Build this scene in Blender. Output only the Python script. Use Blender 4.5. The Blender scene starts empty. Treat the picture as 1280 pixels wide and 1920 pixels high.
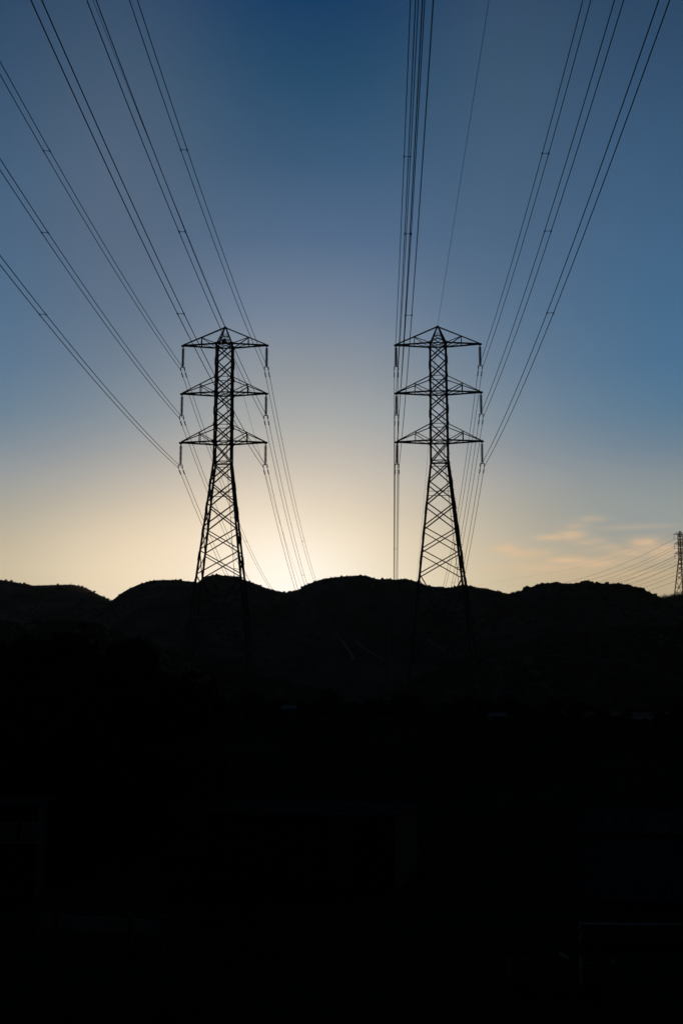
import bpy, math, random
import numpy as np
from mathutils import Vector, Matrix

# ------------------------------------------------------------------ camera
SC = bpy.context.scene
COL = SC.collection
F = 2225.0                                   # focal length in pixels of the 1280x1920 photo
PITCH = math.atan(384 / F)
cam = bpy.data.objects.new('camera', bpy.data.cameras.new('camera'))
COL.objects.link(cam)
cam.data.sensor_fit = 'VERTICAL'
cam.data.sensor_height = 36
cam.data.lens = 36 * F / 1920
cam.data.clip_start = 0.5
cam.data.clip_end = 20000
cam.rotation_euler = (math.pi / 2 + PITCH, 0, 0)
SC.camera = cam

# ------------------------------------------------------------------ sky (evening, sun behind the hills)
SUN_AZ, SUN_EL = math.radians(-3.6), math.radians(3.0)
W = bpy.data.worlds.new('World')
SC.world = W
W.use_nodes = True
wt = W.node_tree
wn, wl = wt.nodes, wt.links
SKY_STOPS = [  # sin(elevation), colour towards the sun, colour well to either side of it
    (0.0000, (1.0000, 0.8900, 0.6900), (0.5300, 0.4100, 0.2300)),
    (0.1168, (1.0100, 0.8700, 0.6350), (0.4250, 0.3580, 0.2330)),
    (0.1434, (0.9350, 0.7750, 0.5600), (0.3350, 0.3200, 0.2550)),
    (0.1701, (0.8000, 0.6680, 0.4980), (0.2450, 0.2800, 0.2720)),
    (0.1966, (0.6584, 0.5776, 0.4735), (0.1850, 0.2450, 0.2950)),
    (0.2185, (0.5395, 0.4969, 0.4397), (0.1180, 0.2050, 0.2900)),
    (0.2446, (0.4125, 0.4233, 0.4125), (0.0690, 0.1730, 0.2830)),
    (0.2833, (0.2870, 0.3190, 0.3530), (0.0490, 0.1540, 0.2850)),
    (0.3294, (0.1740, 0.2330, 0.3250), (0.0460, 0.1370, 0.2580)),
    (0.3859, (0.0830, 0.1490, 0.2540), (0.0450, 0.1160, 0.2230)),
    (0.4433, (0.0380, 0.1000, 0.1920), (0.0360, 0.0940, 0.1860)),
    (0.4969, (0.0155, 0.0700, 0.1490), (0.0270, 0.0710, 0.1450)),
    (0.5465, (0.0045, 0.0440, 0.1250), (0.0200, 0.0560, 0.1130)),
    (0.7000, (0.0040, 0.0270, 0.0830), (0.0080, 0.0300, 0.0780)),
    (1.0000, (0.0050, 0.0180, 0.0500), (0.0050, 0.0180, 0.0500))]

def N(kind, **kw):
    n = wn.new(kind)
    for k, v in kw.items(): setattr(n, k, v)
    return n
def M(op, a, b=None, clamp=False):
    n = N('ShaderNodeMath', operation=op, use_clamp=clamp)
    for i, x in enumerate((a, b)):
        if x is None: continue
        if isinstance(x, (int, float)): n.inputs[i].default_value = x
        else: wl.new(x, n.inputs[i])
    return n.outputs[0]
def mixrgb(fac, a, b, blend='MIX'):
    n = N('ShaderNodeMix', data_type='RGBA', blend_type=blend)
    for s, x in ((0, fac), (6, a), (7, b)):
        if isinstance(x, (int, float)): n.inputs[s].default_value = x
        elif isinstance(x, tuple): n.inputs[s].default_value = x + (1,)
        else: wl.new(x, n.inputs[s])
    return n.outputs[2]
tc = N('ShaderNodeTexCoord')
sep = N('ShaderNodeSeparateXYZ')
wl.new(tc.outputs['Generated'], sep.inputs[0])
dx, dy, dz = sep.outputs
def ramp(col):
    n = N('ShaderNodeValToRGB')
    el = n.color_ramp.elements
    while len(el) < len(SKY_STOPS): el.new(0.5)
    for e, s in zip(el, SKY_STOPS):
        e.position = s[0]
    for e, s in zip(el, SKY_STOPS):
        e.color = s[col] + (1,)
    wl.new(dz, n.inputs[0])
    return n.outputs[0]
az = M('ARCTAN2', dx, dy)
gm = N('ShaderNodeMapRange')                     # the glow leans a little to the right with height
for i_, v_ in ((1, 0.12), (2, 0.25), (3, (486 - 640) / F), (4, (545 - 640) / F)): gm.inputs[i_].default_value = v_
wl.new(dz, gm.inputs[0])
q = M('DIVIDE', M('SUBTRACT', az, gm.outputs[0]), 0.199)
glow = M('EXPONENT', M('MULTIPLY', M('MULTIPLY', q, q), -1.0))
front = mixrgb(glow, ramp(2), ramp(1))
# tight aureole over the notch where the sun has just gone down
def blob(u, v, ru, rv, pw=1.0):
    """soft patch of sky round the direction of photo pixel (u, v)"""
    xc, yc = (u - 640) / F, (960 - v) / F
    ry = math.cos(PITCH) - yc * math.sin(PITCH)
    a0, e0 = math.atan2(xc, ry), (math.sin(PITCH) + yc * math.cos(PITCH)) / math.sqrt(1 + xc * xc + yc * yc)
    qa = M('DIVIDE', M('SUBTRACT', az, a0), ru / F)
    qe = M('DIVIDE', M('SUBTRACT', dz, e0), rv / F)
    return M('EXPONENT', M('MULTIPLY', M('ADD', M('MULTIPLY', qa, qa), M('MULTIPLY', qe, qe)), -pw))
front = mixrgb(M('MULTIPLY', blob(510, 1130, 165, 135), 0.92), front, (1.12, 1.06, 0.96))
# wisps of sunset cloud low on the right
mp = N('ShaderNodeMapping')
mp.inputs['Scale'].default_value = (12, 12, 46)
wl.new(tc.outputs['Generated'], mp.inputs[0])
nz = N('ShaderNodeTexNoise')
nz.inputs['Scale'].default_value = 3.2
nz.inputs['Detail'].default_value = 6
nz.inputs['Roughness'].default_value = 0.55
nz.inputs['Distortion'].default_value = 0.6
wl.new(mp.outputs[0], nz.inputs['Vector'])
wisp = M('MULTIPLY', M('SUBTRACT', nz.outputs[0], 0.36, True), 3.6, True)
front = mixrgb(M('MULTIPLY', blob(1215, 975, 150, 62), 0.55), front, (0.290, 0.345, 0.370))
# broad, faint lobes of greyer high haze, and the warm band low over the hills
front = mixrgb(M('MULTIPLY', blob(215, 400, 210, 330), 0.52), front, (0.114, 0.152, 0.207))
front = mixrgb(M('MULTIPLY', blob(950, 250, 190, 330), 0.32), front, (0.080, 0.125, 0.182))
front = mixrgb(M('MULTIPLY', blob(285, 1075, 180, 105), 0.55), front, (0.990, 0.780, 0.540))
front = mixrgb(M('MULTIPLY', blob(1130, 1090, 170, 34), 0.45), front, (0.640, 0.480, 0.300))
cl = None
for u, v, ru, rv, k in ((1072, 1004, 27, 9, 1.1), (1038, 1008, 34, 6, .8), (1104, 1015, 32, 8, .55), (1140, 1028, 42, 10, .45),
                        (1078, 987, 26, 8, .35), (1106, 973, 28, 6, .38), (1190, 988, 64, 5, .34), (946, 1029, 26, 9, .85), (990, 1038, 50, 9, .8),
                        (1062, 1050, 40, 8, 1.0), (1108, 1057, 46, 8, .85), (1150, 1050, 60, 12, .5), (1208, 1021, 34, 13, 1.0), (1240, 1033, 34, 16, .9),
                        (1180, 1038, 42, 11, .65), (1200, 1076, 50, 8, .5), (1020, 1064, 110, 11, .5)):
    b = M('MULTIPLY', blob(u, v, ru, rv), k)
    cl = b if cl is None else M('MAXIMUM', cl, b)
cl = M('MULTIPLY', cl, M('ADD', M('MULTIPLY', wisp, 0.55), 0.5), True)
front = mixrgb(cl, front, (0.745, 0.515, 0.315))
# very soft unevenness of high haze
hz = N('ShaderNodeTexNoise')
hz.inputs['Scale'].default_value = 5.0
hz.inputs['Detail'].default_value = 3
wl.new(tc.outputs['Generated'], hz.inputs['Vector'])
front = mixrgb(1.0, front, M('ADD', M('MULTIPLY', hz.outputs[0], 0.16), 0.92), 'MULTIPLY')
# the sky away from the sunset: a physical sky, already dim
sky = N('ShaderNodeTexSky', sky_type='NISHITA', sun_disc=False)
sky.sun_elevation = SUN_EL
sky.sun_rotation = SUN_AZ
back = mixrgb(1.0, sky.outputs[0], (0.006, 0.008, 0.014), 'MULTIPLY')
hd = M('DIVIDE', dy, M('SQRT', M('ADD', M('MULTIPLY', dx, dx), M('MULTIPLY', dy, dy))))
mr = N('ShaderNodeMapRange', interpolation_type='SMOOTHSTEP')
mr.inputs[1].default_value, mr.inputs[2].default_value = 0.55, 0.93
wl.new(hd, mr.inputs[0])
allsky = mixrgb(mr.outputs[0], back, front)
low = N('ShaderNodeMapRange')
low.inputs[1].default_value, low.inputs[2].default_value = -0.02, 0.0
wl.new(dz, low.inputs[0])
allsky = mixrgb(low.outputs[0], (0.004, 0.004, 0.004), allsky)
bg = wn['Background']
wl.new(allsky, bg.inputs[0])
bg.inputs[1].default_value = 1.0

# ------------------------------------------------------------------ sun, just below the ridge line
sun = bpy.data.objects.new('sun', bpy.data.lights.new('sun', 'SUN'))
COL.objects.link(sun)
sun.data.energy = 2.0
sun.data.angle = math.radians(0.5)
sun.data.color = (1.0, 0.80, 0.55)
sd = Vector((math.sin(SUN_AZ) * math.cos(SUN_EL), math.cos(SUN_AZ) * math.cos(SUN_EL), math.sin(SUN_EL)))
sun.rotation_euler = (-sd).to_track_quat('-Z', 'Y').to_euler()
SC.view_settings.view_transform = 'Standard'
SC.view_settings.look = 'None'
SC.view_settings.exposure = 0
SC.view_settings.gamma = 1

# ------------------------------------------------------------------ helpers
RNG = np.random.default_rng(7)
random.seed(7)

def at(u, v, Y):
    """point at depth Y that stands at photo pixel (u, v)"""
    xc, yc = (u - 640) / F, (960 - v) / F
    r = Vector((xc, math.cos(PITCH) - yc * math.sin(PITCH), math.sin(PITCH) + yc * math.cos(PITCH)))
    return r * (Y / r.y)

def mat(name, c1, c2=None, scale=4.0, rough=0.85, metal=0.0, bump=0.0, stretch=(1, 1, 1), spec=0.3):
    m = bpy.data.materials.new(name)
    m.use_nodes = True
    nt = m.node_tree
    b = nt.nodes['Principled BSDF']
    b.inputs['Roughness'].default_value = rough
    b.inputs['Metallic'].default_value = metal
    b.inputs['Specular IOR Level'].default_value = spec
    c2 = c2 or tuple(x * 0.6 for x in c1)
    t = nt.nodes.new('ShaderNodeTexCoord')
    mpn = nt.nodes.new('ShaderNodeMapping')
    mpn.inputs['Scale'].default_value = stretch
    n = nt.nodes.new('ShaderNodeTexNoise')
    n.inputs['Scale'].default_value = scale
    n.inputs['Detail'].default_value = 6
    r = nt.nodes.new('ShaderNodeValToRGB')
    r.color_ramp.elements[0].position = 0.35
    r.color_ramp.elements[1].position = 0.68
    r.color_ramp.elements[0].color = tuple(c2) + (1,)
    r.color_ramp.elements[1].color = tuple(c1) + (1,)
    L = nt.links.new
    L(t.outputs['Object'], mpn.inputs[0]); L(mpn.outputs[0], n.inputs['Vector'])
    L(n.outputs[0], r.inputs[0]); L(r.outputs[0], b.inputs['Base Color'])
    if bump:
        bp = nt.nodes.new('ShaderNodeBump')
        bp.inputs['Strength'].default_value = bump
        L(n.outputs[0], bp.inputs['Height']); L(bp.outputs[0], b.inputs['Normal'])
    return m

STEEL = mat('weathered_steel', (0.075, 0.072, 0.070), (0.045, 0.043, 0.042), 2.0, 0.8)
WIRE = mat('aged_aluminium_wire', (0.030, 0.030, 0.032), (0.02, 0.02, 0.02), 3.0, 0.75)
GLASSY = mat('brown_glazed_porcelain', (0.030, 0.020, 0.015), (0.022, 0.014, 0.010), 8.0, 0.6)
DIRT = mat('dry_grass_and_soil', (0.026, 0.024, 0.018), (0.012, 0.011, 0.009), 0.15, 1.0, spec=0.0)
HILL = mat('dark_chaparral_slope', (0.110, 0.098, 0.072), (0.026, 0.027, 0.020), 0.035, 1.0, spec=0.0)
TRACKM = mat('pale_dirt_track', (0.34, 0.32, 0.30), (0.22, 0.20, 0.19), 0.4, 1.0, spec=0.0)
LEAF = mat('dark_evergreen_leaves', (0.034, 0.038, 0.020), (0.014, 0.018, 0.010), 1.5, 0.9, spec=0.1)
SCRUBM = mat('chaparral_leaves', (0.030, 0.030, 0.018), (0.015, 0.016, 0.010), 0.4, 1.0, spec=0.05)
GRASSM = mat('dry_grass_blades', (0.085, 0.070, 0.040), (0.05, 0.04, 0.025), 0.6, 1.0, spec=0.05)
BARK = mat('dark_bark', (0.035, 0.028, 0.022), (0.015, 0.012, 0.010), 6.0, 1.0, stretch=(1, 1, 0.2))
POLEWOOD = mat('silvered_pole_wood', (0.16, 0.15, 0.14), (0.09, 0.085, 0.08), 3.0, 0.9, stretch=(1, 1, 0.1))
TIMBER = mat('weathered_timber', (0.040, 0.036, 0.030), (0.022, 0.02, 0.016), 3.0, 0.95, stretch=(1, 1, 0.15))
ROOFM = mat('dull_metal_roofing', (0.05, 0.05, 0.05), (0.032, 0.032, 0.032), 1.2, 1.0, spec=0.0)
WALLDARK = mat('dark_board_siding', (0.022, 0.020, 0.018), (0.012, 0.011, 0.010), 2.0, 0.95, stretch=(1, 1, 0.1))
WALLBLUE = mat('blue_grey_corrugated_wall', (0.070, 0.090, 0.130), (0.045, 0.055, 0.08), 1.0, 0.8, stretch=(1, 1, 0.2))
PALE = mat('pale_painted_siding', (0.55, 0.54, 0.52), (0.40, 0.39, 0.38), 2.0, 0.85)
PALEBLUE = mat('pale_bluish_paint', (0.12, 0.13, 0.145), (0.08, 0.09, 0.10), 2.0, 0.8)
GLASS = mat('dark_window_glass', (0.02, 0.022, 0.025), (0.015, 0.016, 0.018), 1.0, 0.12, spec=0.5)
BLOCK = mat('pale_concrete_block', (0.14, 0.14, 0.135), (0.085, 0.085, 0.08), 5.0, 0.95)

THICK = 1.0
class MB:
    """collects shapes and links them as one mesh object"""
    def __init__(self): self.v, self.f, self.smooth = [], [], False
    def add(self, vs, fs):
        o = len(self.v)
        self.v += [tuple(x) for x in vs]
        self.f += [tuple(i + o for i in fa) for fa in fs]
        return self
    def prism(self, p, q, sec, ref=None):
        p, q = Vector(p), Vector(q)
        d = (q - p).normalized()
        ref = Vector(ref) if ref is not None else (Vector((0, 0, 1)) if abs(d.z) < 0.92 else Vector((0, 1, 0)))
        a = (ref - d * ref.dot(d)).normalized()
        b = d.cross(a)
        n = len(sec)
        vs = [p + a * s + b * t for s, t in sec] + [q + a * s + b * t for s, t in sec]
        fs = [(i, (i + 1) % n, n + (i + 1) % n, n + i) for i in range(n)]
        fs += [tuple(range(n))[::-1], tuple(range(n, 2 * n))]
        return self.add(vs, fs)
    def angle(self, p, q, w, ref=None):
        w = w * THICK
        t, h = w * 0.16, w * 0.5
        return self.prism(p, q, [(-h, -h), (h, -h), (h, -h + t), (-h + t, -h + t), (-h + t, h), (-h, h)], ref)
    def bar(self, p, q, w, h=None, ref=None):
        h = h or w
        return self.prism(p, q, [(-h / 2, -w / 2), (h / 2, -w / 2), (h / 2, w / 2), (-h / 2, w / 2)], ref)
    def rod(self, p, q, r, n=6):
        return self.prism(p, q, [(r * math.cos(k * 2 * math.pi / n), r * math.sin(k * 2 * math.pi / n)) for k in range(n)])
    def box(self, c, s):
        x, y, z = c; a, b, d = (k / 2 for k in s)
        return self.bar((x, y, z - d), (x, y, z + d), 2 * a, 2 * b, ref=(0, 1, 0))
    def lathe(self, prof, n=10, o=(0, 0, 0)):
        vs, fs = [], []
        for r, z in prof:
            vs += [(o[0] + r * math.cos(k * 2 * math.pi / n), o[1] + r * math.sin(k * 2 * math.pi / n), o[2] + z) for k in range(n)]
        for i in range(len(prof) - 1):
            fs += [(i * n + k, i * n + (k + 1) % n, (i + 1) * n + (k + 1) % n, (i + 1) * n + k) for k in range(n)]
        return self.add(vs, fs)
    def tube(self, pts, radii, n=6):
        vs, fs = [], []
        pts = [Vector(p) for p in pts]
        for i, p in enumerate(pts):
            d = (pts[min(i + 1, len(pts) - 1)] - pts[max(i - 1, 0)]).normalized()
            ref = Vector((0, 0, 1)) if abs(d.z) < 0.9 else Vector((0, 1, 0))
            a = (ref - d * ref.dot(d)).normalized(); b = d.cross(a)
            r = radii[i] if hasattr(radii, '__len__') else radii
            vs += [p + a * (r * math.cos(k * 2 * math.pi / n)) + b * (r * math.sin(k * 2 * math.pi / n)) for k in range(n)]
        m = len(pts)
        for i in range(m - 1):
            fs += [(i * n + k, i * n + (k + 1) % n, (i + 1) * n + (k + 1) % n, (i + 1) * n + k) for k in range(n)]
        fs += [tuple(range(n))[::-1], tuple((m - 1) * n + k for k in range(n))]
        return self.add(vs, fs)
    def build(self, name, material, parent=None, smooth=False):
        me = bpy.data.meshes.new(name)
        me.from_pydata(self.v, [], self.f)
        me.materials.append(material)
        if smooth: me.polygons.foreach_set('use_smooth', [True] * len(me.polygons))
        me.update()
        return link(name, me, parent)

def link(name, data, parent=None):
    o = bpy.data.objects.new(name, data)
    COL.objects.link(o)
    if parent is not None: o.parent = parent
    return o
def quads_mesh(name, verts, material):
    """verts: (n, 4, 3) array of separate quads, made quickly"""
    n = len(verts)
    me = bpy.data.meshes.new(name)
    me.vertices.add(4 * n); me.loops.add(4 * n); me.polygons.add(n)
    me.vertices.foreach_set('co', np.asarray(verts, np.float32).ravel())
    me.loops.foreach_set('vertex_index', np.arange(4 * n, dtype=np.int32))
    me.polygons.foreach_set('loop_start', np.arange(0, 4 * n, 4, dtype=np.int32))
    me.polygons.foreach_set('loop_total', np.full(n, 4, np.int32))
    me.materials.append(material)
    me.update(calc_edges=True)
    return me
def tag(o, label, cat, group=None, kind=None):
    if label: o['label'] = label
    if cat: o['category'] = cat
    if group: o['group'] = group
    if kind: o['kind'] = kind
    return o
def thing(name, label, cat, loc=(0, 0, 0), rz=0.0, group=None):
    o = link(name, None)
    o.location = loc
    o.rotation_euler = (0, 0, rz)
    return tag(o, label, cat, group)
KIDS = {}
def children(o): return [c for c in COL.objects if c.parent == o]
def dup(root, loc, rz, label, group=None, scale=None):
    r = root.copy(); COL.objects.link(r)
    r.location = loc; r.rotation_euler = (0, 0, rz)
    if scale: r.scale = (scale,) * 3
    r['label'] = label
    if group: r['group'] = group
    for ch in children(root):
        c = ch.copy(); COL.objects.link(c); c.parent = r
        for g in children(ch):
            d = g.copy(); COL.objects.link(d); d.parent = c
    return r
def leaves(centres, radii, per, size, flat=1.0):
    """small random leaf faces filling soft balls at the given centres"""
    c = np.repeat(np.asarray(centres, float), per, axis=0)
    r = np.repeat(np.asarray(radii, float), per)
    n = len(c)
    d = RNG.normal(size=(n, 3)); d /= np.linalg.norm(d, axis=1)[:, None]
    k = RNG.random(n) ** 0.5
    p = c + d * (r * k)[:, None] * np.array([1, 1, flat])
    a = RNG.normal(size=(n, 3)); a /= np.linalg.norm(a, axis=1)[:, None]
    b = np.cross(a, RNG.normal(size=(n, 3))); b /= np.linalg.norm(b, axis=1)[:, None]
    s = (size * (0.6 + 0.8 * RNG.random(n)))[:, None]
    return np.stack([p - a * s, p + b * s * 0.45, p + a * s, p - b * s * 0.45], axis=1)

# ------------------------------------------------------------------ ground
GY = [-200, 20, 34, 40, 50, 60, 75, 100, 118, 150, 220, 480, 900, 4000]
GZ = [-9, -8.2, -7.2, -6.95, -6.8, -6.0, -4.2, -0.6, 0.7, 0.75, -3.0, -7.4, -2, 0]
def gz(x, y):
    e = np.clip((np.asarray(x, float) - 17) / 16, 0, 1); e = e * e * (3 - 2 * e)
    w = np.clip(1 - np.abs(np.asarray(y, float) - 122) / 45, 0, 1)
    return (np.interp(y, GY, GZ) - 2.4 * e * w + 0.25 * np.sin(x * 0.11 + 1) * np.sin(y * 0.083) * np.clip((np.abs(np.asarray(y) - 46) - 14) / 12, 0, 1)
            + 0.4 * np.sin(x * 0.031 + y * 0.02) * np.clip((np.asarray(y) - 150) / 100, 0, 1))
def G(x, y): return float(gz(x, y))
def grid(name, X, Y, Z, material):
    ny, nx = X.shape
    me = bpy.data.meshes.new(name)
    idx = np.arange(nx * ny).reshape(ny, nx)
    f = np.stack([idx[:-1, :-1], idx[:-1, 1:], idx[1:, 1:], idx[1:, :-1]], -1).reshape(-1, 4)
    me.from_pydata(np.stack([X, Y, Z], -1).reshape(-1, 3).tolist(), [], f.tolist())
    me.polygons.foreach_set('use_smooth', [True] * len(me.polygons))
    me.materials.append(material); me.update()
    return link(name, me)
xs = np.concatenate([[-6000, -2500, -1000, -500, -300], np.arange(-200, 201, 4.0), [300, 500, 1000, 2500, 6000]])
ys = np.concatenate([np.arange(-200, 20, 20.0), np.arange(20, 260, 2.5), np.arange(260, 900, 20.0), [1000, 1500, 2500, 4000, 9000]])
X, Y = np.meshgrid(xs, ys)
tag(grid('ground', X, Y, gz(X, Y), DIRT), None, None, kind='structure')

# ------------------------------------------------------------------ hills, each a body of its own
def wob(x, y, s, seed):
    r = np.random.default_rng(seed)
    z = 0
    for k in range(5):
        a = r.random() * 6.28; f = s * (1.9 ** k)
        z = z + np.sin((x * math.cos(a) + y * math.sin(a)) * f + r.random() * 6) * 0.55 ** k
    return z
RIDGES = []          # points along every ridge, for the scrub
def hill(pts, R, front, back, seed, material=HILL, scrub=True):
    us = np.arange(pts[0][0], pts[-1][0] + 0.1, 3.0)
    vs = np.interp(us, [p[0] for p in pts], [p[1] for p in pts])
    k = np.array([1, 2, 3, 2, 1]) / 9.0
    vs = np.convolve(np.pad(vs, 2, 'edge'), k, 'valid')
    P = np.array([at(u, v, R) for u, v in zip(us, vs)])
    t = np.concatenate([np.linspace(0, 1, 40), np.linspace(1.04, 2, 16)])
    XX = np.repeat(P[:, 0][None], len(t), 0)
    YY = np.where(t <= 1, R - front * (1 - t), R + back * (t - 1))[:, None] + 0 * XX
    fan = np.minimum(YY / R, 1.0)
    XX = XX * fan
    pr = np.where(t <= 1, np.sin(np.clip(t, 0, 1) * math.pi / 2) ** 1.25, np.cos((np.clip(t, 1, 2) - 1) * math.pi / 2) ** 1.2)[:, None]
    base = gz(XX, YY) - 3.0
    n = wob(XX, YY, 0.03, seed) * 3.2
    m = (4 * pr * (1 - pr))
    top = P[:, 2][None] * fan
    ZZ = base + (top - base) * pr + np.where(t <= 1, 1, -1)[:, None] * n * m * 0.5 * (t[:, None] < 0.97)
    ZZ = np.minimum(ZZ, np.maximum(base, top * 0.985) * (t[:, None] < 0.97) + 1e4 * (t[:, None] >= 0.97))
    o = grid('hill', XX, YY, ZZ, material)
    tag(o, None, None, kind='structure')
    if scrub: RIDGES.append((P, us, R, XX, YY, ZZ))
    return XX, YY, ZZ
HA = hill([(-420, 1120), (-250, 1085), (-120, 1078), (-40, 1080), (0, 1087), (30, 1092), (60, 1098), (95, 1097), (130, 1096), (148, 1098), (165, 1105), (190, 1117), (215, 1130), (270, 1170), (400, 1260)], 1000, 400, 300, 1)
HB = hill([(60, 1290), (140, 1190), (185, 1143), (205, 1129), (213, 1124), (225, 1114), (240, 1105), (262, 1095), (285, 1089), (310, 1087), (345, 1089), (366, 1091), (400, 1098), (480, 1130), (560, 1200)], 890, 380, 260, 2)
HC = hill([(230, 1330), (320, 1190), (350, 1118), (362, 1100), (372, 1091), (385, 1081), (400, 1078), (420, 1079), (440, 1081), (458, 1087), (480, 1095), (500, 1103), (520, 1109), (540, 1111), (570, 1122), (640, 1160), (720, 1230)], 800, 320, 240, 3)
HD = hill([(380, 1310), (450, 1200), (500, 1135), (530, 1114), (545, 1109), (560, 1106), (570, 1100), (580, 1095), (595, 1088), (620, 1083), (650, 1080), (690, 1081), (700, 1084), (712, 1087), (725, 1085), (740, 1087), (760, 1085), (775, 1089), (785, 1092), (800, 1098), (830, 1102), (850, 1101), (860, 1098), (872, 1096), (885, 1101), (910, 1103), (945, 1112), (965, 1117), (1010, 1140), (1120, 1200), (1240, 1290)], 720, 190, 240, 4)
HE = hill([(800, 1270), (880, 1180), (930, 1130), (950, 1116), (962, 1113), (980, 1106), (1000, 1100), (1015, 1095), (1030, 1093), (1045, 1092), (1060, 1095), (1080, 1094), (1100, 1092), (1120, 1094), (1150, 1095), (1170, 1095), (1185, 1099), (1200, 1103), (1220, 1112), (1240, 1122), (1262, 1138), (1300, 1170), (1400, 1280)], 610, 170, 80, 5)
HF = hill([(960, 1330), (1060, 1180), (1140, 1142), (1200, 1129), (1238, 1122), (1260, 1117), (1280, 1114), (1330, 1108), (1420, 1100), (1560, 1110), (1800, 1200), (2100, 1330)], 700, 250, 300, 6, scrub=False)
# low rises on the valley floor, in front of the hills
HG = hill([(-500, 1180), (-250, 1168), (-60, 1172), (80, 1170), (180, 1178), (260, 1205), (330, 1232), (440, 1262), (600, 1300), (700, 1350)], 420, 150, 120, 8, scrub=False)
HH = hill([(640, 1350), (760, 1285), (900, 1235), (1040, 1195), (1180, 1180), (1320, 1175), (1600, 1190), (1900, 1300)], 400, 140, 110, 9, scrub=False)

# pale tracks cut into the slope of the middle hill
def surf(H, u, v):
    """3D point of hill H that is seen at pixel (u, v)"""
    XX, YY, ZZ = H
    d0 = y0 = None
    for i in range(1, 40):
        y = YY[i, 0]; p = at(u, v, y)
        d = np.interp(p.x, XX[i], ZZ[i]) - p.z
        if d >= 0 and d0 is not None and d0 < 0:
            return at(u, v, y0 + (y - y0) * d0 / (d0 - d))
        d0, y0 = d, y
    return at(u, v, YY[39, 0])
def track(pts, wpx):
    m = MB(); vs = []
    pts2 = []
    for (u0, v0), (u1, v1) in zip(pts, pts[1:]):
        for k in range(20): pts2.append((u0 + (u1 - u0) * k / 20, v0 + (v1 - v0) * k / 20))
    pts2.append(pts[-1])
    for u, v in pts2:
        c = surf(HD, u, v)
        vs += [c + Vector((-wpx * .3, -1.2, .9)), c + Vector((wpx * .3, -1.2, .9))]
    n = len(pts2)
    m.add(vs, [(2 * i, 2 * i + 1, 2 * i + 3, 2 * i + 2) for i in range(n - 1)])
    tag(m.build('dirt_track', TRACKM), None, None, kind='structure')
track([(630, 1190), (643, 1208), (655, 1224), (663, 1240)], 3.0)
track([(664, 1205), (685, 1221), (700, 1230), (716, 1240)], 2.4)
track([(797, 1200), (812, 1211), (826, 1219), (838, 1224)], 2.0)

# scrub: knots of leaves round dense hearts, on the ridges and slopes (beyond counting)
def hearts(centres, radii, nu=7, nv=4, flat=0.85):
    """rough closed lumps that fill the middle of each bush"""
    c = np.asarray(centres, float); r = np.asarray(radii, float); n = len(c)
    th = np.linspace(0, math.pi, nv + 1); ph = np.linspace(0, 2 * math.pi, nu + 1)[:-1]
    d = np.stack([np.sin(th)[:, None] * np.cos(ph), np.sin(th)[:, None] * np.sin(ph), np.cos(th)[:, None] + 0 * ph], -1)
    j = 0.72 + 0.5 * RNG.random((n, nv + 1, nu, 1))
    p = c[:, None, None] + d[None] * r[:, None, None, None] * j * np.array([1, 1, flat])
    p = np.concatenate([p, p[:, :, :1]], 2)
    return np.stack([p[:, :-1, :-1], p[:, 1:, :-1], p[:, 1:, 1:], p[:, :-1, 1:]], 3).reshape(-1, 4, 3)
cs, rs = [], []
for P, us, R, XX, YY, ZZ in RIDGES:
    ok = np.nonzero((us > -60) & (us < 1340))[0][:-1]
    for _ in range(int(len(ok) * 3.8)):
        i = RNG.choice(ok); f = RNG.random(); j = RNG.integers(36, 43)
        x = XX[j, i] + (XX[j, i + 1] - XX[j, i]) * f
        z = ZZ[j, i] + (ZZ[j, i + 1] - ZZ[j, i]) * f
        r = (0.40 + 1.0 * RNG.random() ** 2.2) * (1.0 if RNG.random() < .96 else 1.6)
        r *= 0.80 + 0.55 * max(-.6, math.sin(us[i] * .21 + R) * math.sin(us[i] * .083 + 2) + .4 * math.sin(us[i] * .047))
        g = RNG.random() * .9
        y = YY[j, i] + (YY[j + 1, i] - YY[j, i]) * g
        z = z + (ZZ[j + 1, i] - ZZ[j, i]) * g
        cs.append((x, y, z + r * 0.12)); rs.append(r)
    for _ in range(900):
        i = RNG.choice(ok); j = RNG.integers(8, 36)
        r = 0.7 + 1.7 * RNG.random() ** 2
        cs.append((XX[j, i], YY[j, i], ZZ[j, i] + r * 0.2)); rs.append(r)
for H in (HG, HH):                                   # thicker growth low down on the near rises
    XX, YY, ZZ = H
    ok = np.nonzero(np.abs(XX[39]) < 150)[0][:-1]
    for _ in range(2600):
        i = RNG.choice(ok); j = min(44, int(6 + 38 * RNG.random() ** 1.5)); f, g = RNG.random(2)
        r = 0.6 + 1.9 * RNG.random() ** 2
        cs.append((XX[j, i] + (XX[j, i + 1] - XX[j, i]) * f, YY[j, i] + (YY[j + 1, i] - YY[j, i]) * g,
                   ZZ[j, i] + (ZZ[j + 1, i] - ZZ[j, i]) * g + r * .2)); rs.append(r)
for _ in range(1700):                                # weeds and low bushes along the crest below the big pylons
    x, y = RNG.uniform(-60, 75), 106 + 124 * RNG.random() ** 1.4
    r = 0.25 + 1.0 * RNG.random() ** 3
    cs.append((x, y, G(x, y) + r * .3)); rs.append(r)
tag(link('chaparral_scrub', quads_mesh('chaparral_scrub', np.concatenate([hearts(cs, np.array(rs) * .8), leaves(cs, rs, 16, 0.34, 0.85)]), SCRUBM)),
    'dark chaparral scrub roughening the ridges and slopes of the hills', 'scrub', kind='stuff')
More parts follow.
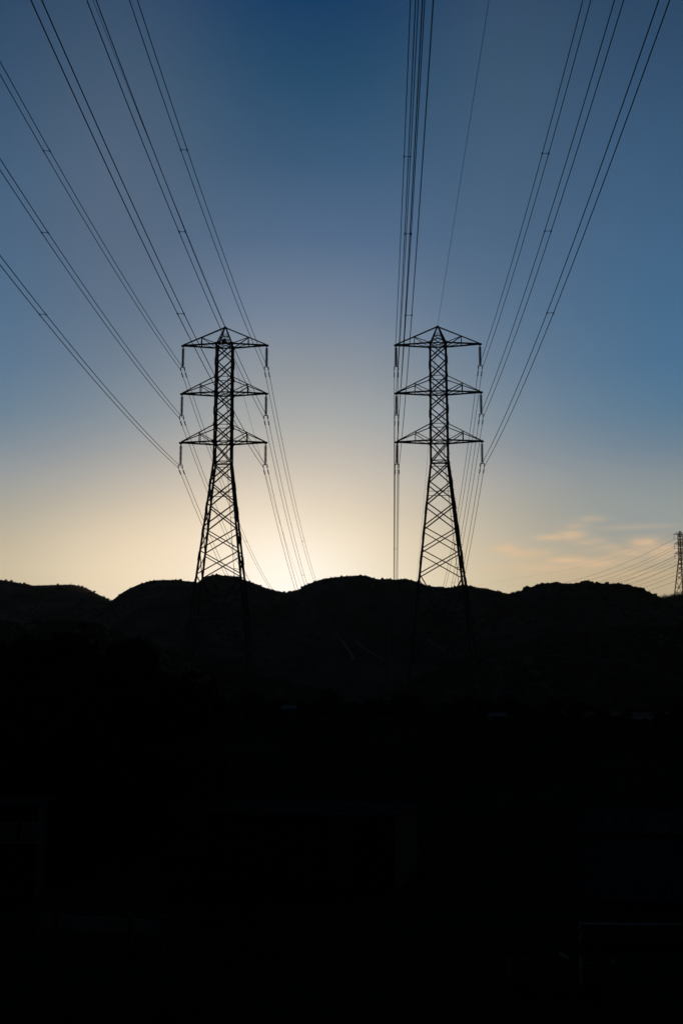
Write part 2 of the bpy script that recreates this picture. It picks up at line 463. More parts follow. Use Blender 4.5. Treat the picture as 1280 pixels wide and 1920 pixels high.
# dry grass and weeds along the near right-hand ridge
XX, YY, ZZ = HF
gp = []
for _ in range(2600):
    u = 1180 + 130 * RNG.random()
    j = RNG.integers(37, 41)
    x0 = at(u, 1120, YY[j, 0]).x
    z0 = np.interp(x0, XX[j], ZZ[j])
    h = 0.5 + 1.6 * RNG.random() ** 2 * (0.6 + 0.8 * abs(math.sin(u * 0.11)))
    y0 = YY[j, 0] + RNG.random() * 5
    l = RNG.normal(size=2) * 0.35
    w = 0.05
    gp.append([(x0 - w, y0, z0 - .3), (x0 + w, y0, z0 - .3), (x0 + l[0] + .02, y0 + l[1], z0 + h), (x0 + l[0] - .02, y0 + l[1], z0 + h)])
tag(link('dry_grass', quads_mesh('dry_grass', np.array(gp), GRASSM)),
    'feathery dry grass on the crest below the far pylon', 'grass', kind='stuff')

# ------------------------------------------------------------------ lattice pylon (z = 0 at its feet)
APEX, ARMS, UPPER, WAIST = 41.45, (39.40, 33.95, 28.50), (None, 35.70, 30.35), 26.17
HALF = 4.57
def hw(z):
    if z >= WAIST: return float(np.interp(z, [WAIST, 39.4], [0.93, 0.85]))
    return 0.93 + 0.1112 * (WAIST - z)
def corner(k, z):
    sx, sy = ((-1, -1), (1, -1), (1, 1), (-1, 1))[k]
    h = hw(z)
    return Vector((sx * h, sy * h, z))
LEVELS = [39.40, 37.60, 35.70, 33.95, 32.15, 30.35, 28.50, WAIST, 24.05, 21.68, 19.02, 16.55, 13.87]
def make_tower(label, loc, rz, group, box=False):
    T = thing('transmission_tower', label, 'pylon', loc, rz, group)
    apex = Vector((0, 0, APEX))
    for k in range(4):
        m = MB()
        sx, sy = ((-1, -1), (1, -1), (1, 1), (-1, 1))[k]
        path = [corner(k, -0.6), corner(k, WAIST), corner(k, 39.40), Vector((sx * .07, sy * .07, APEX))]
        for a, b, w in zip(path, path[1:], (0.23, 0.185, 0.14)):
            d = (b - a).normalized()
            m.angle(a, b, w, ref=(sx, 0, 0))
        for z in (37.4, 31.9, 23.9, 21.3, 18.6, 15.9, 13.0, 7.6):      # splice plates
            c, d = corner(k, z - .45), corner(k, z + .45)
            off = Vector((sx * .035, sy * .035, 0))
            m.angle(c + off, d + off, 0.225, ref=(sx, 0, 0))
        m.build('leg', STEEL, T)
    def face(k, z): return corner(k, z), corner((k + 1) % 4, z)
    for k in range(4):                                                # X panels, face by face
        for a, b in zip(LEVELS, LEVELS[1:]):
            w = 0.125 if a > 20 else 0.105
            (p0, p1), (q0, q1) = face(k, a - .12), face(k, b + .12)
            out = (p0 + p1).normalized() * 0.06
            m = MB()
            m.angle(p0 + out, q1 + out, w); m.angle(p1, q0, w)
            m.build('cross_brace', STEEL, T)
        # the tall bays of the splayed foot
        w = 0.105
        z0, z1, z2, z3 = 13.87, 9.80, 4.95, 0.0
        m = MB()
        mid = sum(face(k, z1), Vector()) / 2
        for c in face(k, z0): m.angle(c, mid, w)
        for c in face(k, (z0 + z1) / 2): m.angle(c, (c + mid + Vector((0, 0, 2.0))) / 2, 0.07)
        m.build('leg_bracing', STEEL, T)
        m = MB()
        for c, s in zip(face(k, z2), face(k, (z1 + z2) / 2)):
            m.angle(c, mid, w); m.angle(s, (c + mid) / 2, 0.07)
        m.build('leg_bracing', STEEL, T)
        m = MB()
        mid2 = sum(face(k, z2), Vector()) / 2
        for c, s in zip(face(k, z3), face(k, (z3 + z2) / 2)):
            m.angle(c, mid2, w); m.angle(s, (c + mid2) / 2, 0.07)
        m.build('leg_bracing', STEEL, T)
    for z, w, diag in ((39.40, .13, 1), (35.70, .07, 0), (33.95, .13, 1), (30.35, .07, 0), (28.50, .13, 1), (26.30, .10, 1),
                       (26.02, .07, 0), (22.85, .06, 0), (9.80, .11, 0), (6.85, .07, 0), (4.95, .11, 1)):
        m = MB()
        for k in range(4):
            m.angle(corner(k, z), corner((k + 1) % 4, z), w)
        if diag:
            m.angle(corner(0, z + .02), corner(2, z + .02), w * .6); m.angle(corner(1, z - .02), corner(3, z - .02), w * .6)
        m.build('horizontal_frame', STEEL, T)
    # peak
    m = MB()
    def pk(k, t): return corner(k, 39.40).lerp(Vector((0, 0, APEX)), t)
    for t in (0.42, 0.60):
        for k in range(4): m.angle(pk(k, t), pk((k + 1) % 4, t), .07)
    for k in range(4):
        m.angle(pk(k, 0.03), pk((k + 1) % 4, .42), .07); m.angle(pk((k + 1) % 4, 0.03), pk(k, .42), .07)
    m.build('peak_bracing', STEEL, T)
    m = MB(); m.box((0, 0, APEX), (.26, .26, .22)); m.build('peak_cap', STEEL, T)
    for z in ARMS + UPPER[1:]:
        for k in range(4):
            m = MB(); m.box(corner(k, z), (.30, .10, .36)); m.build('gusset_plate', STEEL, T)
    # crossarms
    for s in (-1, 1):
        for zi, z in enumerate(ARMS):
            tip = Vector((s * HALF, 0, z + .03))
            m = MB()
            kf, kb = (1, 2) if s > 0 else (0, 3)
            roots = [corner(kf, z), corner(kb, z)]
            tops = [corner(kf, UPPER[zi]), corner(kb, UPPER[zi])] if UPPER[zi] else [Vector((s * .08, -.09, APEX)), Vector((s * .08, .09, APEX))]
            for r, dy in zip(roots, (-.05, .05)): m.bar(r, tip + Vector((0, dy, 0)), .13, .15)
            m.box(tip + Vector((s * .03, 0, -.03)), (.36, .16, .20))
            m.box(tip + Vector((0, 0, -.20)), (.12, .06, .2))
            A = m.build('crossarm', STEEL, T)
            m = MB()
            for t, dy in zip(tops, (-.05, .05)): m.angle(t, tip + Vector((0, dy, .07)), .095)
            m.build('tie_bar', STEEL, A)
            fr = (2.56 - hw(z)) / (HALF - hw(z))
            ends = []
            for r, t in zip(roots, tops):
                lo = r.lerp(tip, fr); ft = (2.56 - abs(t.x)) / (HALF - abs(t.x)); hi = t.lerp(tip, ft)
                ends.append((lo, hi))
                m = MB(); m.angle(lo, hi, .085); m.build('post', STEEL, A)
            m = MB()
            for (lo, hi), r in zip(ends, roots): m.angle(hi, r, .085)
            m.angle(ends[0][0], roots[1], .06); m.angle(ends[0][0], ends[1][0], .06); m.angle(ends[0][1], ends[1][1], .06)
            q = [r.lerp(tip, fr + .3) for r in roots]
            m.angle(ends[1][0], q[0], .06)
            m.build('arm_bracing', STEEL, A)
    # climbing pegs and the cable clipped inside one leg
    m = MB()
    for i in range(70):
        z = 3.5 + i * 0.5
        c = corner(1, z); d = Vector((1, 0, 0)) if i % 2 else Vector((0, -1, 0))
        m.rod(c + d * .1, c + d * .30, .016, 4)
    tag(m.build('climbing_pegs', STEEL, T), None, None, kind='stuff')
    m = MB()
    pts = [corner(1, z) + Vector((-.42 - .02 * max(0, 26 - z), .12, 0)) for z in (3, 8, 14, 20, 26.3, 32, 36)]
    m.tube(pts, .028, 5)
    for z in (11.2, 14.6, 17.0, 20.1, 24.5, 30.0, 35.0):
        c = corner(1, z) + Vector((-.42 - .02 * max(0, 26 - z), .12, 0))
        m.bar(c, corner(1, z - .15), .05)
    m.build('cable', STEEL, T)
    if box:
        m = MB(); m.box((-.04, -.62, 39.62), (.46, .34, .42)); m.bar((-.8, -.62, 39.56), (.8, -.62, 39.56), .08)
        m.build('equipment_box', STEEL, T)
    return T
LX, RX, TY = -12.74, 10.54, 125.0
YAW_L, YAW = -math.radians(0.8), -math.radians(2.8)
PYL = 'lattice pylons along the valley'
T_left = make_tower('dark steel lattice pylon in front of the sunset glow, nearest the left edge', (LX, TY, 0.65), YAW_L, PYL, box=True)
T_right = make_tower('dark steel lattice pylon standing just right of centre against plain sky', (RX, TY, 0.76), YAW, PYL)
NEXT_L, NEXT_R = at(636, 1185, 480), at(757, 1186, 480)
FAR = at(1273.5, 996, 660)
FYAW = math.radians(28)
THICK = 1.7
T_far = make_tower('tiny distant pylon on the crest at the right edge of the picture', FAR - Vector((0, 0, APEX)), FYAW, PYL)
THICK = 1.0

FAR2 = FAR + Vector((math.cos(FYAW), math.sin(FYAW), 0)) * 23
T_far2 = dup(T_far, FAR2 - Vector((0, 0, APEX)), FYAW, 'tiny distant pylon on the crest just beyond the right picture edge', PYL)

T_nl = dup(T_far, NEXT_L - Vector((0, 0, APEX)), YAW, 'small dim pylon on the dark slope, left one of the middle pair', PYL)
T_nr = dup(T_far, NEXT_R - Vector((0, 0, APEX)), YAW, 'small dim pylon on the dark slope, behind left foot of the right pylon', PYL)

# ------------------------------------------------------------------ insulator strings, hung from the arm tips
DROP = 2.75
def make_string(label, loc, rz, group):
    S = thing('insulator_string', label, 'insulator', loc, rz, group)
    prof = [(0.02, -.12), (0.02, -.28)]
    z = -.30
    for k in range(15):
        prof += [(.045, z), (.055, z - .02), (.165, z - .055), (.160, z - .085), (.06, z - .095), (.05, z - .134)]
        z -= .1345
    prof += [(.025, z), (.025, z - .12), (0.0, z - .12)]
    m = MB(); m.lathe(prof, 12); m.build('porcelain_discs', GLASSY, S)
    m = MB()
    pts = [(-.22, 0, -2.66), (-.225, 0, -2.52), (-.19, 0, -2.44), (-.1, 0, -2.41), (.1, 0, -2.41), (.19, 0, -2.44), (.225, 0, -2.52), (.22, 0, -2.66)]
    m.tube(pts, .055, 6); m.build('yoke', STEEL, S)
    for s in (-1, 1):
        m = MB(); m.tube([(s * .21, -.26, -2.755), (s * .21, -.14, -2.74), (s * .21, .14, -2.74), (s * .21, .26, -2.77)], [.03, .06, .06, .03], 6)
        m.rod((s * .22, 0, -2.58), (s * .21, 0, -2.76), .035)
        m.build('suspension_clamp', STEEL, S)
    return S
def tips(tower, yaw):
    R = Matrix.Rotation(yaw, 3, 'Z')
    return {(s, i): Vector(tower.location) + R @ Vector((s * HALF, 0, z)) for s in (-1, 1) for i, z in enumerate(ARMS)}
SIDE = {-1: 'left', 1: 'right'}
ARM = ('top', 'middle', 'bottom')
STR0 = None
def hang(tower, yaw, who, group):
    global STR0
    for (s, i), p in tips(tower, yaw).items():
        lab = 'dark disc insulator string hanging from %s tip of %s crossarm of %s' % (SIDE[s], ARM[i], who)
        if STR0 is None: STR0 = make_string(lab, p, yaw, group)
        else: dup(STR0, p, yaw, lab, group)
hang(T_left, YAW_L, 'the left pylon', 'insulator strings on the big pylons')
hang(T_right, YAW, 'the right pylon', 'insulator strings on the big pylons')
hang(T_nl, YAW, 'the left dim pylon', 'insulator strings on the distant pylons')
hang(T_nr, YAW, 'the right dim pylon', 'insulator strings on the distant pylons')
hang(T_far, FYAW, 'the crest pylon', 'insulator strings on the distant pylons')

# ------------------------------------------------------------------ conductors: twin wires with spacers
NEAR = {'L': (-.0511, .000747), 'R': (-.0535, .00081)}
NDX = {('L', 0, -1): .0392, ('L', 1, -1): .0399, ('L', 2, -1): .0402, ('L', 0): .0412, ('L', 1): .0428, ('L', 2): .0435, ('R', 0): .0312, ('R', 1): .0313, ('R', 2): .0316}
def bundle(line, s, i, p, pend, who):
    a, b = NEAR[line] if (line, i) != ('R', 2) else (-.0560, .00080)
    ndx = NDX.get((line, i, s), NDX[(line, i)])
    fa, fb = (-.210, .00086) if line == 'L' else (-.240, .00100)
    fdx = (pend.x - p.x) / (pend.y - p.y)
    att = p - Vector((0, 0, DROP)); end = pend - Vector((0, 0, DROP))
    span = end.y - att.y
    z100 = fa * 100 + fb * 1e4; sl = fa + 2 * fb * 100
    T2 = span - 100
    c = ((end.z - att.z) - z100 - sl * T2) / T2 ** 2
    def pos(t):           # t < 0 towards the camera
        if t <= 0:
            q = -t
            return Vector((att.x - ndx * q, att.y - q, att.z + a * q + b * q * q))
        z = fa * t + fb * t * t if t < 100 else z100 + sl * (t - 100) + c * (t - 100) ** 2
        return Vector((att.x + fdx * t, att.y + t, att.z + z))
    B = thing('conductor_bundle', 'twin dark power line wires carried by %s tip of %s crossarm of %s' % (SIDE[s], ARM[i], who),
              'power line', att, 0, 'twin power line wires of the two pylon rows')
    ts = np.concatenate([np.linspace(-135, 0, 46), np.linspace(0, 100, 36)[1:], np.linspace(100, span, 40)[1:]])
    for h in (-.21, .21):
        m = MB(); m.tube([pos(t) + Vector((h, 0, 0)) - att for t in ts], .027, 5)
        w = m.build('wire', WIRE, B)
        m = MB()
        for t in (0.75, 1.30):
            o = pos(t) + Vector((h, 0, -.05)) - att
            dvec = (pos(t + .1) - pos(t)).normalized() * .16
            m.tube([o - dvec, o - dvec * .45, o + dvec * .45, o + dvec], [.075, .06, .06, .075], 6)
        m.build('vibration_damper', STEEL, w)
    for t in (-108, {('L', 0): -52.2, ('L', 1): -51.7}.get((line, i), -51.3), 62.2, 122, 182, 242, 302):
        if t > span - 10: continue
        o = pos(t) - att
        m = MB(); m.tube([o + Vector((k, 0, dz)) for k, dz in ((-.21, 0), (-.13, .012), (.13, .012), (.21, 0))], [.03, .019, .019, .03], 6)
        for h in (-.21, .21): m.rod(o + Vector((h, -.09, 0)), o + Vector((h, .09, 0)), .052)
        m.build('spacer', STEEL, B)
tl, tr, nl, nr = tips(T_left, YAW_L), tips(T_right, YAW), tips(T_nl, YAW), tips(T_nr, YAW)
for s in (-1, 1):
    for i in range(3):
        bundle('L', s, i, tl[(s, i)], nl[(s, i)], 'the left pylon')
        bundle('R', s, i, tr[(s, i)], nr[(s, i)], 'the right pylon')
def wire_thing(name, label, cat, fn, t0, t1, r, group, n=70):
    pts = [fn(t) for t in np.linspace(t0, t1, n)]
    o0 = pts[n // 2].copy()
    m = MB(); m.tube([p - o0 for p in pts], r, 5)
    o = m.build(name, WIRE); o.location = o0
    return tag(o, label, cat, group)
def earth(line, tower, nxt, dxn, a, b, label):
    p = Vector(tower.location) + Vector((0, 0, APEX + .12)); e = Vector(nxt.location) + Vector((0, 0, APEX + .12))
    span = e.y - p.y; fdx = (e.x - p.x) / span
    sag = 13.0
    def pos(t):
        if t <= 0: return Vector((p.x + dxn * t, p.y + t, p.z - a * t + b * t * t))
        k = t / span
        return Vector((p.x + fdx * t, p.y + t, p.z + (e.z - p.z) * k - 4 * sag * k * (1 - k)))
    wire_thing('earth_wire', label, 'power line', pos, -135, span, .016, 'thin earth wires on the pylon peaks')
earth('L', T_left, T_nl, .0412, .0043, .0002, 'hair thin single wire running over the peak of the left pylon')
earth('R', T_right, T_nr, .0285, .0, .0, 'hair thin single wire running over the peak of the right pylon')

# lines of the crest pylon, dropping behind the right-hand hill
FT = tips(T_far, FYAW)
FT2 = tips(T_far2, FYAW)
ldir = Vector((-math.sin(FYAW), math.cos(FYAW), 0))
def far_line(p, label, r=.062, a=-.258, b=.00107):
    def pos(t):
        if t < 0: z = -t * a * .4 + b * t * t
        elif t < 110: z = a * t + b * t * t
        else: z = a * 110 + b * 12100 + (a + 220 * b) * (t - 110)
        return p + ldir * t + Vector((0, 0, z))
    wire_thing('far_line', label, 'power line', pos, -90, 220, r, 'power lines slanting down from the crest pylon', 70)
for s in (-1, 1):
    for i in range(3):
        far_line(FT[(s, i)] - Vector((0, 0, DROP)), 'faint power line slanting left from %s tip of %s crossarm of the crest pylon' % (SIDE[s], ARM[i]))
for s in (-1, 1):
    for i in range(3):
        far_line(FT2[(s, i)] - Vector((0, 0, DROP)), 'faint power line in the lowest bunch entering from the right picture edge')
far_line(FAR + Vector((0, 0, .1)), 'very faint single wire slanting left from the peak of the crest pylon', .020, -.20, .0009)

# ------------------------------------------------------------------ utility pole down the slope
pf = at(729.5, 1300, 178)
pf.z = G(pf.x, pf.y) - .3
ptop = at(729.5, 1188, 178).z - pf.z
P = thing('utility_pole', 'slim pale wooden pole standing left of the right pylon on the dark slope', 'pole', pf, .2)
m = MB(); m.lathe([(.17, 0), (.11, ptop), (.0, ptop + .04)], 10); m.build('pole', POLEWOOD, P, True)
m = MB(); m.bar((-.9, .12, ptop - .5), (.9, .12, ptop - .5), .1, .12); m.build('crossarm', POLEWOOD, P)
for x in (-.8, 0.25, .8):
    m = MB(); m.lathe([(.02, 0), (.06, .06), (.07, .12), (.03, .2), (0, .22)], 8, (x, .12, ptop - .44)); m.build('pin_insulator', GLASSY, P)

# ------------------------------------------------------------------ trees and shrubs
def crown_mesh(name, h, r, seed, low=0.16, leaf=0.17, lobes=11, per=46):
    """several uneven lobes of leaf clumps at different heights, with gaps between them"""
    rr = np.random.default_rng(seed)
    c, q = [], []
    for k in range(lobes):
        a = rr.random() * 6.28
        t = low + (0.90 - low) * (k + rr.random()) / lobes
        reach = r * (0.25 + 0.75 * rr.random()) * (1.0 - 0.55 * max(0, t - .35))
        lx, ly, lz = reach * math.cos(a), reach * math.sin(a), h * t
        lr = r * (0.22 + 0.26 * rr.random())
        for _ in range(int(10 + 60 * (lr / r))):
            d = rr.normal(size=3); d /= np.linalg.norm(d); d *= lr * rr.random() ** .4
            c.append((lx + d[0] * 1.25, ly + d[1] * 1.25, lz + d[2] * .8)); q.append(lr * (.18 + .3 * rr.random()))
    for _ in range(26):                                   # stray sprays that break the outline
        a = rr.random() * 6.28; t = .3 + .72 * rr.random()
        e = r * (1.0 - .6 * max(0, t - .4)) * (.7 + .35 * rr.random())
        c.append((e * math.cos(a), e * math.sin(a), h * t)); q.append(r * .09)
    for _ in range(30):
        c.append((rr.normal() * r * .22, rr.normal() * r * .22, h * (low + (.8 - low) * rr.random()))); q.append(r * .24)
    return quads_mesh(name, leaves(c, q, per, leaf, 0.85), LEAF)
TREES = []
def make_tree(seed, h, r):
    cm = crown_mesh('crown', h, r, seed)
    rr = random.Random(seed)
    m = MB()
    m.tube([(0, 0, -.3), (.08, .05, h * .25), (-.05, .1, h * .55), (.05, 0, h * .86)], [h * .030, h * .024, h * .014, h * .004], 8)
    for k in range(7):
        z = h * (.25 + .09 * k); a = k * 2.4 + rr.random(); l = r * (0.9 - .08 * k)
        m.tube([(0, .05, z), (l * .5 * math.cos(a), l * .5 * math.sin(a), z + l * .3), (l * math.cos(a), l * math.sin(a), z + l * .5)], [h * .011, h * .007, h * .002], 6)
    TREES.append((cm, m, h, r))
for s, h, r in ((21, 10.0, 3.4), (22, 8.5, 3.6), (23, 6.0, 2.6), (24, 4.0, 2.2)): make_tree(s, h, r)
PROTO = {}
def tree(kind, u, vtop, Y, label, group, name='tree', rz=0.0):
    cm, m, h, r = TREES[kind]
    top = at(u, vtop, Y)
    g = G(top.x, Y)
    sc = max(0.35, (top.z - g) / (h * 1.02))
    if kind not in PROTO:
        o = thing(name, label, 'tree' if kind < 2 else 'shrub', (top.x, Y, g), rz, group)
        link('crown', cm, o); m.build('trunk', BARK, o, True)
        PROTO[kind] = o
        o.scale = (sc,) * 3
    else:
        o = dup(PROTO[kind], (top.x, Y, g), rz, label, group, sc)
        k = 0.8 + 0.5 * ((math.sin(u * 12.9898) * 43758.5453) % 1.0)
        o.scale = (sc * k * (1.25 if kind > 1 else 1), sc * k, sc)
        o.name = name
    return o
GL = 'dark trees on the left slope'
for n, (u, v, Y, k) in enumerate(((-25, 1172, 70, 0), (48, 1168, 66, 1), (112, 1166, 72, 0), (165, 1184, 68, 0), (205, 1186, 75, 1), (258, 1212, 70, 0),
                                  (300, 1238, 64, 1), (20, 1215, 58, 1), (95, 1250, 56, 0), (180, 1270, 58, 1))):
    tree(k, u, v, Y, 'dark bushy tree in the black clump rising along the left edge', GL, 'tree', n * 1.3)
GR = 'dark trees low on the right'
for n, (u, v, Y, k) in enumerate(((1040, 1318, 104, 2), (1085, 1342, 100, 2), (1130, 1347, 98, 3), (1165, 1352, 101, 3), (1240, 1330, 97, 2), (1285, 1322, 95, 0), (1195, 1356, 96, 3))):
    tree(k, u, v, Y, 'dark bush in the row before the long pale building', GR, 'shrub' if k > 1 else 'tree', n * 1.7)
GM = 'dark bushes round the pylon feet'
for n, (u, v, Y, k) in enumerate(((352, 1316, 112, 3), (372, 1324, 109, 2), (418, 1332, 108, 3), (470, 1322, 109, 2), (488, 1334, 104, 3), (512, 1338, 105, 3), (602, 1336, 110, 3),
                                  (622, 1328, 117, 2), (700, 1338, 108, 3), (748, 1326, 113, 2), (762, 1334, 107, 3), (775, 1330, 114, 3), (868, 1331, 113, 3), (905, 1338, 107, 3), (952, 1340, 103, 2), (978, 1346, 100, 3))):
    tree(k, u, v, Y, 'low dark bush on the rise where the two big pylons stand', GM, 'shrub', n * 0.9)
far_tree = tree(1, 1040, 1131, 395, 'lone dark round tree on the slope under the right-hand hill', None, 'tree', 2.0)
far_tree.scale = (1.2,) * 3
ft = surf(HE, 1040, 1160); far_tree.location = ft

# ------------------------------------------------------------------ buildings and yard things, all but lost in the dark
def shed(name, label, FL, FR, BL, base, rise, wallm, n_ribs, board=0.30):
    """mono-pitch shed from its front eave corners and one back corner"""
    ay = BL - FL; ay.z = 0; D = ay.length; ay.normalize()
    ax = Vector((ay.y, -ay.x, 0)); Wd = (FR - FL).dot(ax)
    rz = math.atan2(ax.y, ax.x)
    S = thing(name, label, 'shed', (FL.x, FL.y, base), rz)
    H = FL.z - base
    m = MB()
    nb = int(Wd / board)
    def wallrun(p, q, h0, h1):
        k = max(2, int((Vector(q) - Vector(p)).length / board))
        for i in range(k):
            a, b = Vector(p).lerp(Vector(q), (i + .04) / k), Vector(p).lerp(Vector(q), (i + .96) / k)
            t = (i + .5) / k; hh = h0 + (h1 - h0) * t
            c = (a + b) / 2
            o = 0.012 if i % 2 else 0.0
            nrm = Vector((q[1] - p[1], p[0] - q[0], 0)).normalized()
            c = c + nrm * o
            m.bar(c + Vector((0, 0, -.2)), c + Vector((0, 0, hh)), (b - a).length, .05, ref=nrm)
    wallrun((.2, .2, 0), (Wd - .2, .2, 0), H - .06, H - .06)
    wallrun((Wd - .2, .2, 0), (Wd - .2, D - .2, 0), H - .06, H - .06 + rise)
    wallrun((Wd - .2, D - .2, 0), (.2, D - .2, 0), H - .06 + rise, H - .06 + rise)
    wallrun((.2, D - .2, 0), (.2, .2, 0), H - .06 + rise, H - .06)
    m.build('wall', wallm, S)
    m = MB()
    p = [(0, 0, H), (Wd, 0, H), (Wd, D, H + rise), (0, D, H + rise)]
    m.add([Vector(a) for a in p] + [Vector(a) - Vector((0, 0, .08)) for a in p], [(0, 1, 2, 3), (7, 6, 5, 4), (0, 4, 5, 1), (1, 5, 6, 2), (2, 6, 7, 3), (3, 7, 4, 0)])
    R = m.build('roof', ROOFM, S)
    for i in range(n_ribs):
        x = .04 + (Wd - .08) * i / (n_ribs - 1)
        m = MB(); m.bar((x, 0, H + .03), (x, D, H + rise + .03), .09, .06); m.build('rib', ROOFM, R)
    m = MB(); m.bar((0, -.02, H - .09), (Wd, -.02, H - .09), .03, .16); m.build('fascia', TIMBER, S)
    return S
shed('shed', 'long dark shed with flat ribbed roof near bottom centre', at(388, 1521, 51), at(752, 1526, 49.6), at(463, 1503, 56), G(0, 50), .12, WALLDARK, 13)
shed('shed', 'dark shed with sloping ribbed roof and blue grey wall at right edge', at(1083, 1559, 47), at(1430, 1563, 46.2), at(1106, 1520, 52.6), G(16, 47), .40, WALLBLUE, 13, .22)

# long pale building behind the bushes on the right
a, b = at(1080, 1336, 120), at(1244, 1334, 121)
gb = G((a.x + b.x) / 2, 120)
LB = thing('long_building', 'long low pale building with lap siding behind bushes at right', 'building', (a.x, 120, gb - .4), math.atan2(b.y - a.y, b.x - a.x))
Wd = (b - a).length; H = 3.0; dzr = (a.z - .12) - (gb - .4)
H = max(0.9, dzr)
m = MB()
for k in range(int(H / .16)):
    m.bar((0, -.004 * k, .1 + k * .16), (Wd, -.004 * k, .1 + k * .16), .03, .15, ref=(0, .12, 1))
m.bar((0, .12, H / 2), (Wd, .12, H / 2), .2, H)
for x in (0, Wd): m.bar((x, .1, H / 2), (x, 4.0, H / 2), .1, H)
m.bar((0, 4.0, H / 2), (Wd, 4.0, H / 2), .1, H)
m.build('wall', PALE, LB)
m = MB(); m.bar((-.3, 1.95, H + .06), (Wd + .3, 1.95, H + .06), 4.6, .12); m.build('roof', PALE, LB)
for x in (2.6, 6.4):
    m = MB(); m.box((x, -.10, H * .55), (1.0, .06, .5)); w = m.build('window', PALE, LB)
    m = MB(); m.box((x, -.14, H * .55), (.86, .03, .38)); m.build('pane', GLASS, w)

def hut(label, u, v, Y, w, h, wallm, roofm):
    p = at(u, v, Y); g = G(p.x, Y)
    z = max(p.z, g + .8)
    S = thing('small_hut', label, 'hut', (p.x, Y, g - .2), 0.1)
    H = z - g + .2
    m = MB(); m.box((0, .9, (H - h) / 2), (w, 1.8, H - h)); m.build('wall', wallm, S)
    m = MB(); m.add([(-w * .6, -.2, H - h), (w * .6, -.2, H - h), (w * .6, .9, H), (-w * .6, .9, H), (w * .6, 2.0, H - h), (-w * .6, 2.0, H - h)],
                    [(0, 1, 2, 3), (3, 2, 4, 5), (1, 4, 2), (0, 3, 5), (0, 5, 4, 1)]); m.build('roof', roofm, S)
    m = MB(); m.box((0, -.02, (H - h) * .45), (w * .3, .05, (H - h) * .8)); m.build('door', TIMBER, S)
hut('small bluish pale hut at the foot of the rise left of centre', 538, 1333, 112, 1.5, .35, PALEBLUE, PALEBLUE)
hut('low grey hut among bushes right of the right pylon', 936, 1364, 100, 1.2, .3, WALLDARK, BLOCK)
hut('tiny hut with a pale tilted roof left of the long building', 1054, 1352, 108, 1.1, .5, WALLDARK, BLOCK)

# cabin cut by the left edge
a = at(-110, 1512, 46); b = at(72, 1516, 46.5); g = G(b.x, 46)
CB = thing('cabin', 'dark cabin with two pale louvred windows cut by left edge', 'cabin', (a.x, 46, g), math.atan2(.5, b.x - a.x))
Wd = (b - a).length; H = a.z - g
m = MB()
for k in range(int(H / .2)): m.bar((0, -.01, .1 + k * .2), (Wd, -.01, .1 + k * .2), .04, .185)
m.bar((0, 3.5, H / 2), (Wd, 3.5, H / 2), .1, H); m.bar((.05, .05, H / 2), (.05, 3.45, H / 2), .1, H); m.bar((Wd - .05, .05, H / 2), (Wd - .05, 3.45, H / 2), .1, H)
m.build('wall', WALLDARK, CB)
m = MB(); m.bar((-.2, 1.75, H + .05), (Wd + .2, 1.75, H + .05), 4.2, .1); m.build('roof', ROOFM, CB)
for u0, u1 in ((-6, 30), (36, 70)):
    x0, x1 = (at(u0, 1550, 46).x - a.x), (at(u1, 1550, 46).x - a.x)
    m = MB()
    for k in range(6): m.bar((x0, -.06, H - 1.35 + k * .14), (x1, -.06, H - 1.35 + k * .14), .03, .11, ref=(0, .5, 1))
    m.build('louvred_window', BLOCK, CB)

# low fence of pale panels, bottom left
FN = thing('panel_fence', 'low fence of pale panels between dark posts at bottom left', 'fence', (0, 0, 0))
px = [(70, 1711), (106, 1712), (245, 1720), (306, 1723)]
pp = [at(u, v, 39 - .006 * (u - 106)) for u, v in px]
FN.location = (pp[1].x, pp[1].y, G(pp[1].x, 39))
o0 = Vector(FN.location)
for p in pp:
    m = MB(); m.bar(Vector((p.x, p.y, G(p.x, p.y) - .2)) - o0, p + Vector((0, 0, .08)) - o0, .16); m.build('post', TIMBER, FN)
for p, q in zip(pp, pp[1:]):
    d = (q - p).normalized() * .1
    m = MB(); m.bar(p + d - o0 - Vector((0, 0, .26)), q - d - o0 - Vector((0, 0, .26)), .05, .42); m.build('panel', BLOCK, FN)

# stacked boards under the right shed, and clutter in the yard
c = at(1180, 1745, 39); c.z = G(c.x, 39)
ST = thing('board_stack', 'low stack of grey boards in front of the right shed', 'boards', c, -.05)
for k in range(5):
    m = MB(); m.bar((-1.6 + .05 * (k % 3), 0, .06 + k * .115), (1.6 - .04 * (k % 2), 0, .06 + k * .115), .30 - .02 * (k % 2), .1); m.build('board', TIMBER, ST)
def crate(label, u, v, Y, w, h, rz):
    p = at(u, v, Y); p.z = G(p.x, Y)
    S = thing('wooden_crate', label, 'crate', p, rz)
    n = 5
    m = MB()
    for k in range(n):
        z = h * (k + .5) / n
        for y in (-w / 2, w / 2): m.bar((-w / 2, y, z), (w / 2, y, z), .03, h / n * .86)
        for x in (-w / 2, w / 2): m.bar((x, -w / 2 + .03, z), (x, w / 2 - .03, z), .03, h / n * .86)
    m.build('slats', TIMBER, S)
    for x in (-1, 1):
        for y in (-1, 1):
            m = MB(); m.box((x * (w / 2 - .05), y * (w / 2 - .06), h / 2), (.06, .06, h + .02)); m.build('corner_post', TIMBER, S)
crate('slatted crate standing alone left of the trestle in the dark yard', 974, 1808, 34, .56, .66, .2)
crate('larger slatted crate standing right of the trestle in the dark yard', 1118, 1812, 34, .85, .66, -.1)
p = at(1060, 1812, 34); p.z = G(p.x, 34)
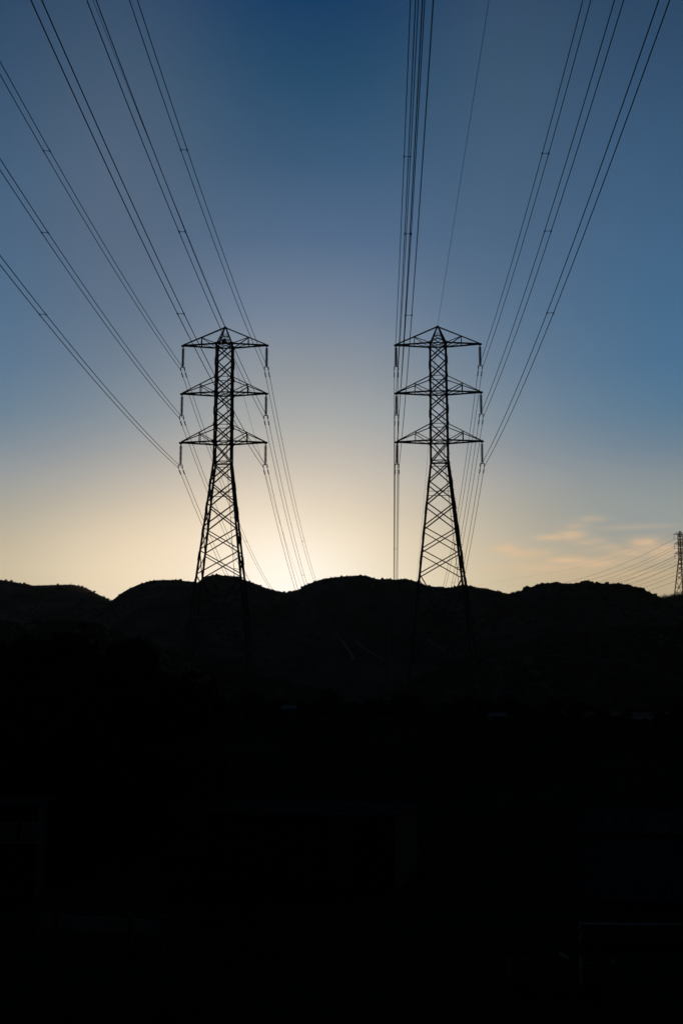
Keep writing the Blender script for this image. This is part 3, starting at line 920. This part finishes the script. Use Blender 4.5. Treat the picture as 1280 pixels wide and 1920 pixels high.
TR = thing('trestle', 'A-shaped timber trestle between two crates in the dark yard', 'trestle', p, .1)
m = MB(); m.bar((-.05, -.45, .74), (-.05, .45, .74), .1, .09); m.build('beam', TIMBER, TR)
for y in (-.38, .38):
    for s in (-1, 1):
        m = MB(); m.bar((-.05 + s * .03, y, .72), (-.05 + s * .33, y, 0), .07, .05); m.build('leg', TIMBER, TR)
p = at(1015, 1813, 34); p.z = G(p.x, 34)
BP = thing('post', 'short upright timber post beside the trestle in the dark yard', 'post', p)
m = MB(); m.bar((0, 0, -.2), (0, 0, .74), .09); m.build('shaft', TIMBER, BP)
m = MB(); m.lathe([(.08, 0), (.08, .03), (0, .07)], 8, (0, 0, .74)); m.build('cap', TIMBER, BP)
# open timber frame further up the slope
p = at(1190, 1475, 74); p.z = G(p.x, 74)
TF = thing('timber_frame', 'open timber frame of posts and beams on dark slope at right', 'frame', p, .3)
for x, h in ((-.75, 1.3), (0.05, 1.95), (.8, 1.0)):
    m = MB(); m.bar((x, 0, -.2), (x, 0, h), .14); m.build('post', TIMBER, TF)
for (x0, z0), (x1, z1) in (((-.85, 1.3), (.1, 1.35)), ((-.1, 1.9), (.5, 1.95)), ((0.05, 1.05), (.9, 1.0))):
    m = MB(); m.bar((x0, 0.09, z0), (x1, 0.09, z1), .05, .14); m.build('beam', TIMBER, TF)

# ------------------------------------------------------------------ thin evening haze, sky outside it
m = MB(); m.box((0, 1400, 51), (12400, 16000, 126))
hz_o = m.build('haze', STEEL)
hm = bpy.data.materials.new('evening_haze'); hm.use_nodes = True
ht = hm.node_tree; ht.nodes.remove(ht.nodes['Principled BSDF'])
pv = ht.nodes.new('ShaderNodeVolumePrincipled')
pv.inputs['Color'].default_value = (1.0, 0.80, 0.60, 1)
pv.inputs["Density"].default_value = 8.0e-5
pv.inputs['Anisotropy'].default_value = 0.45
ht.links.new(pv.outputs[0], ht.nodes['Material Output'].inputs['Volume'])
hz_o.data.materials.clear(); hz_o.data.materials.append(hm)
tag(hz_o, None, None, kind='stuff')
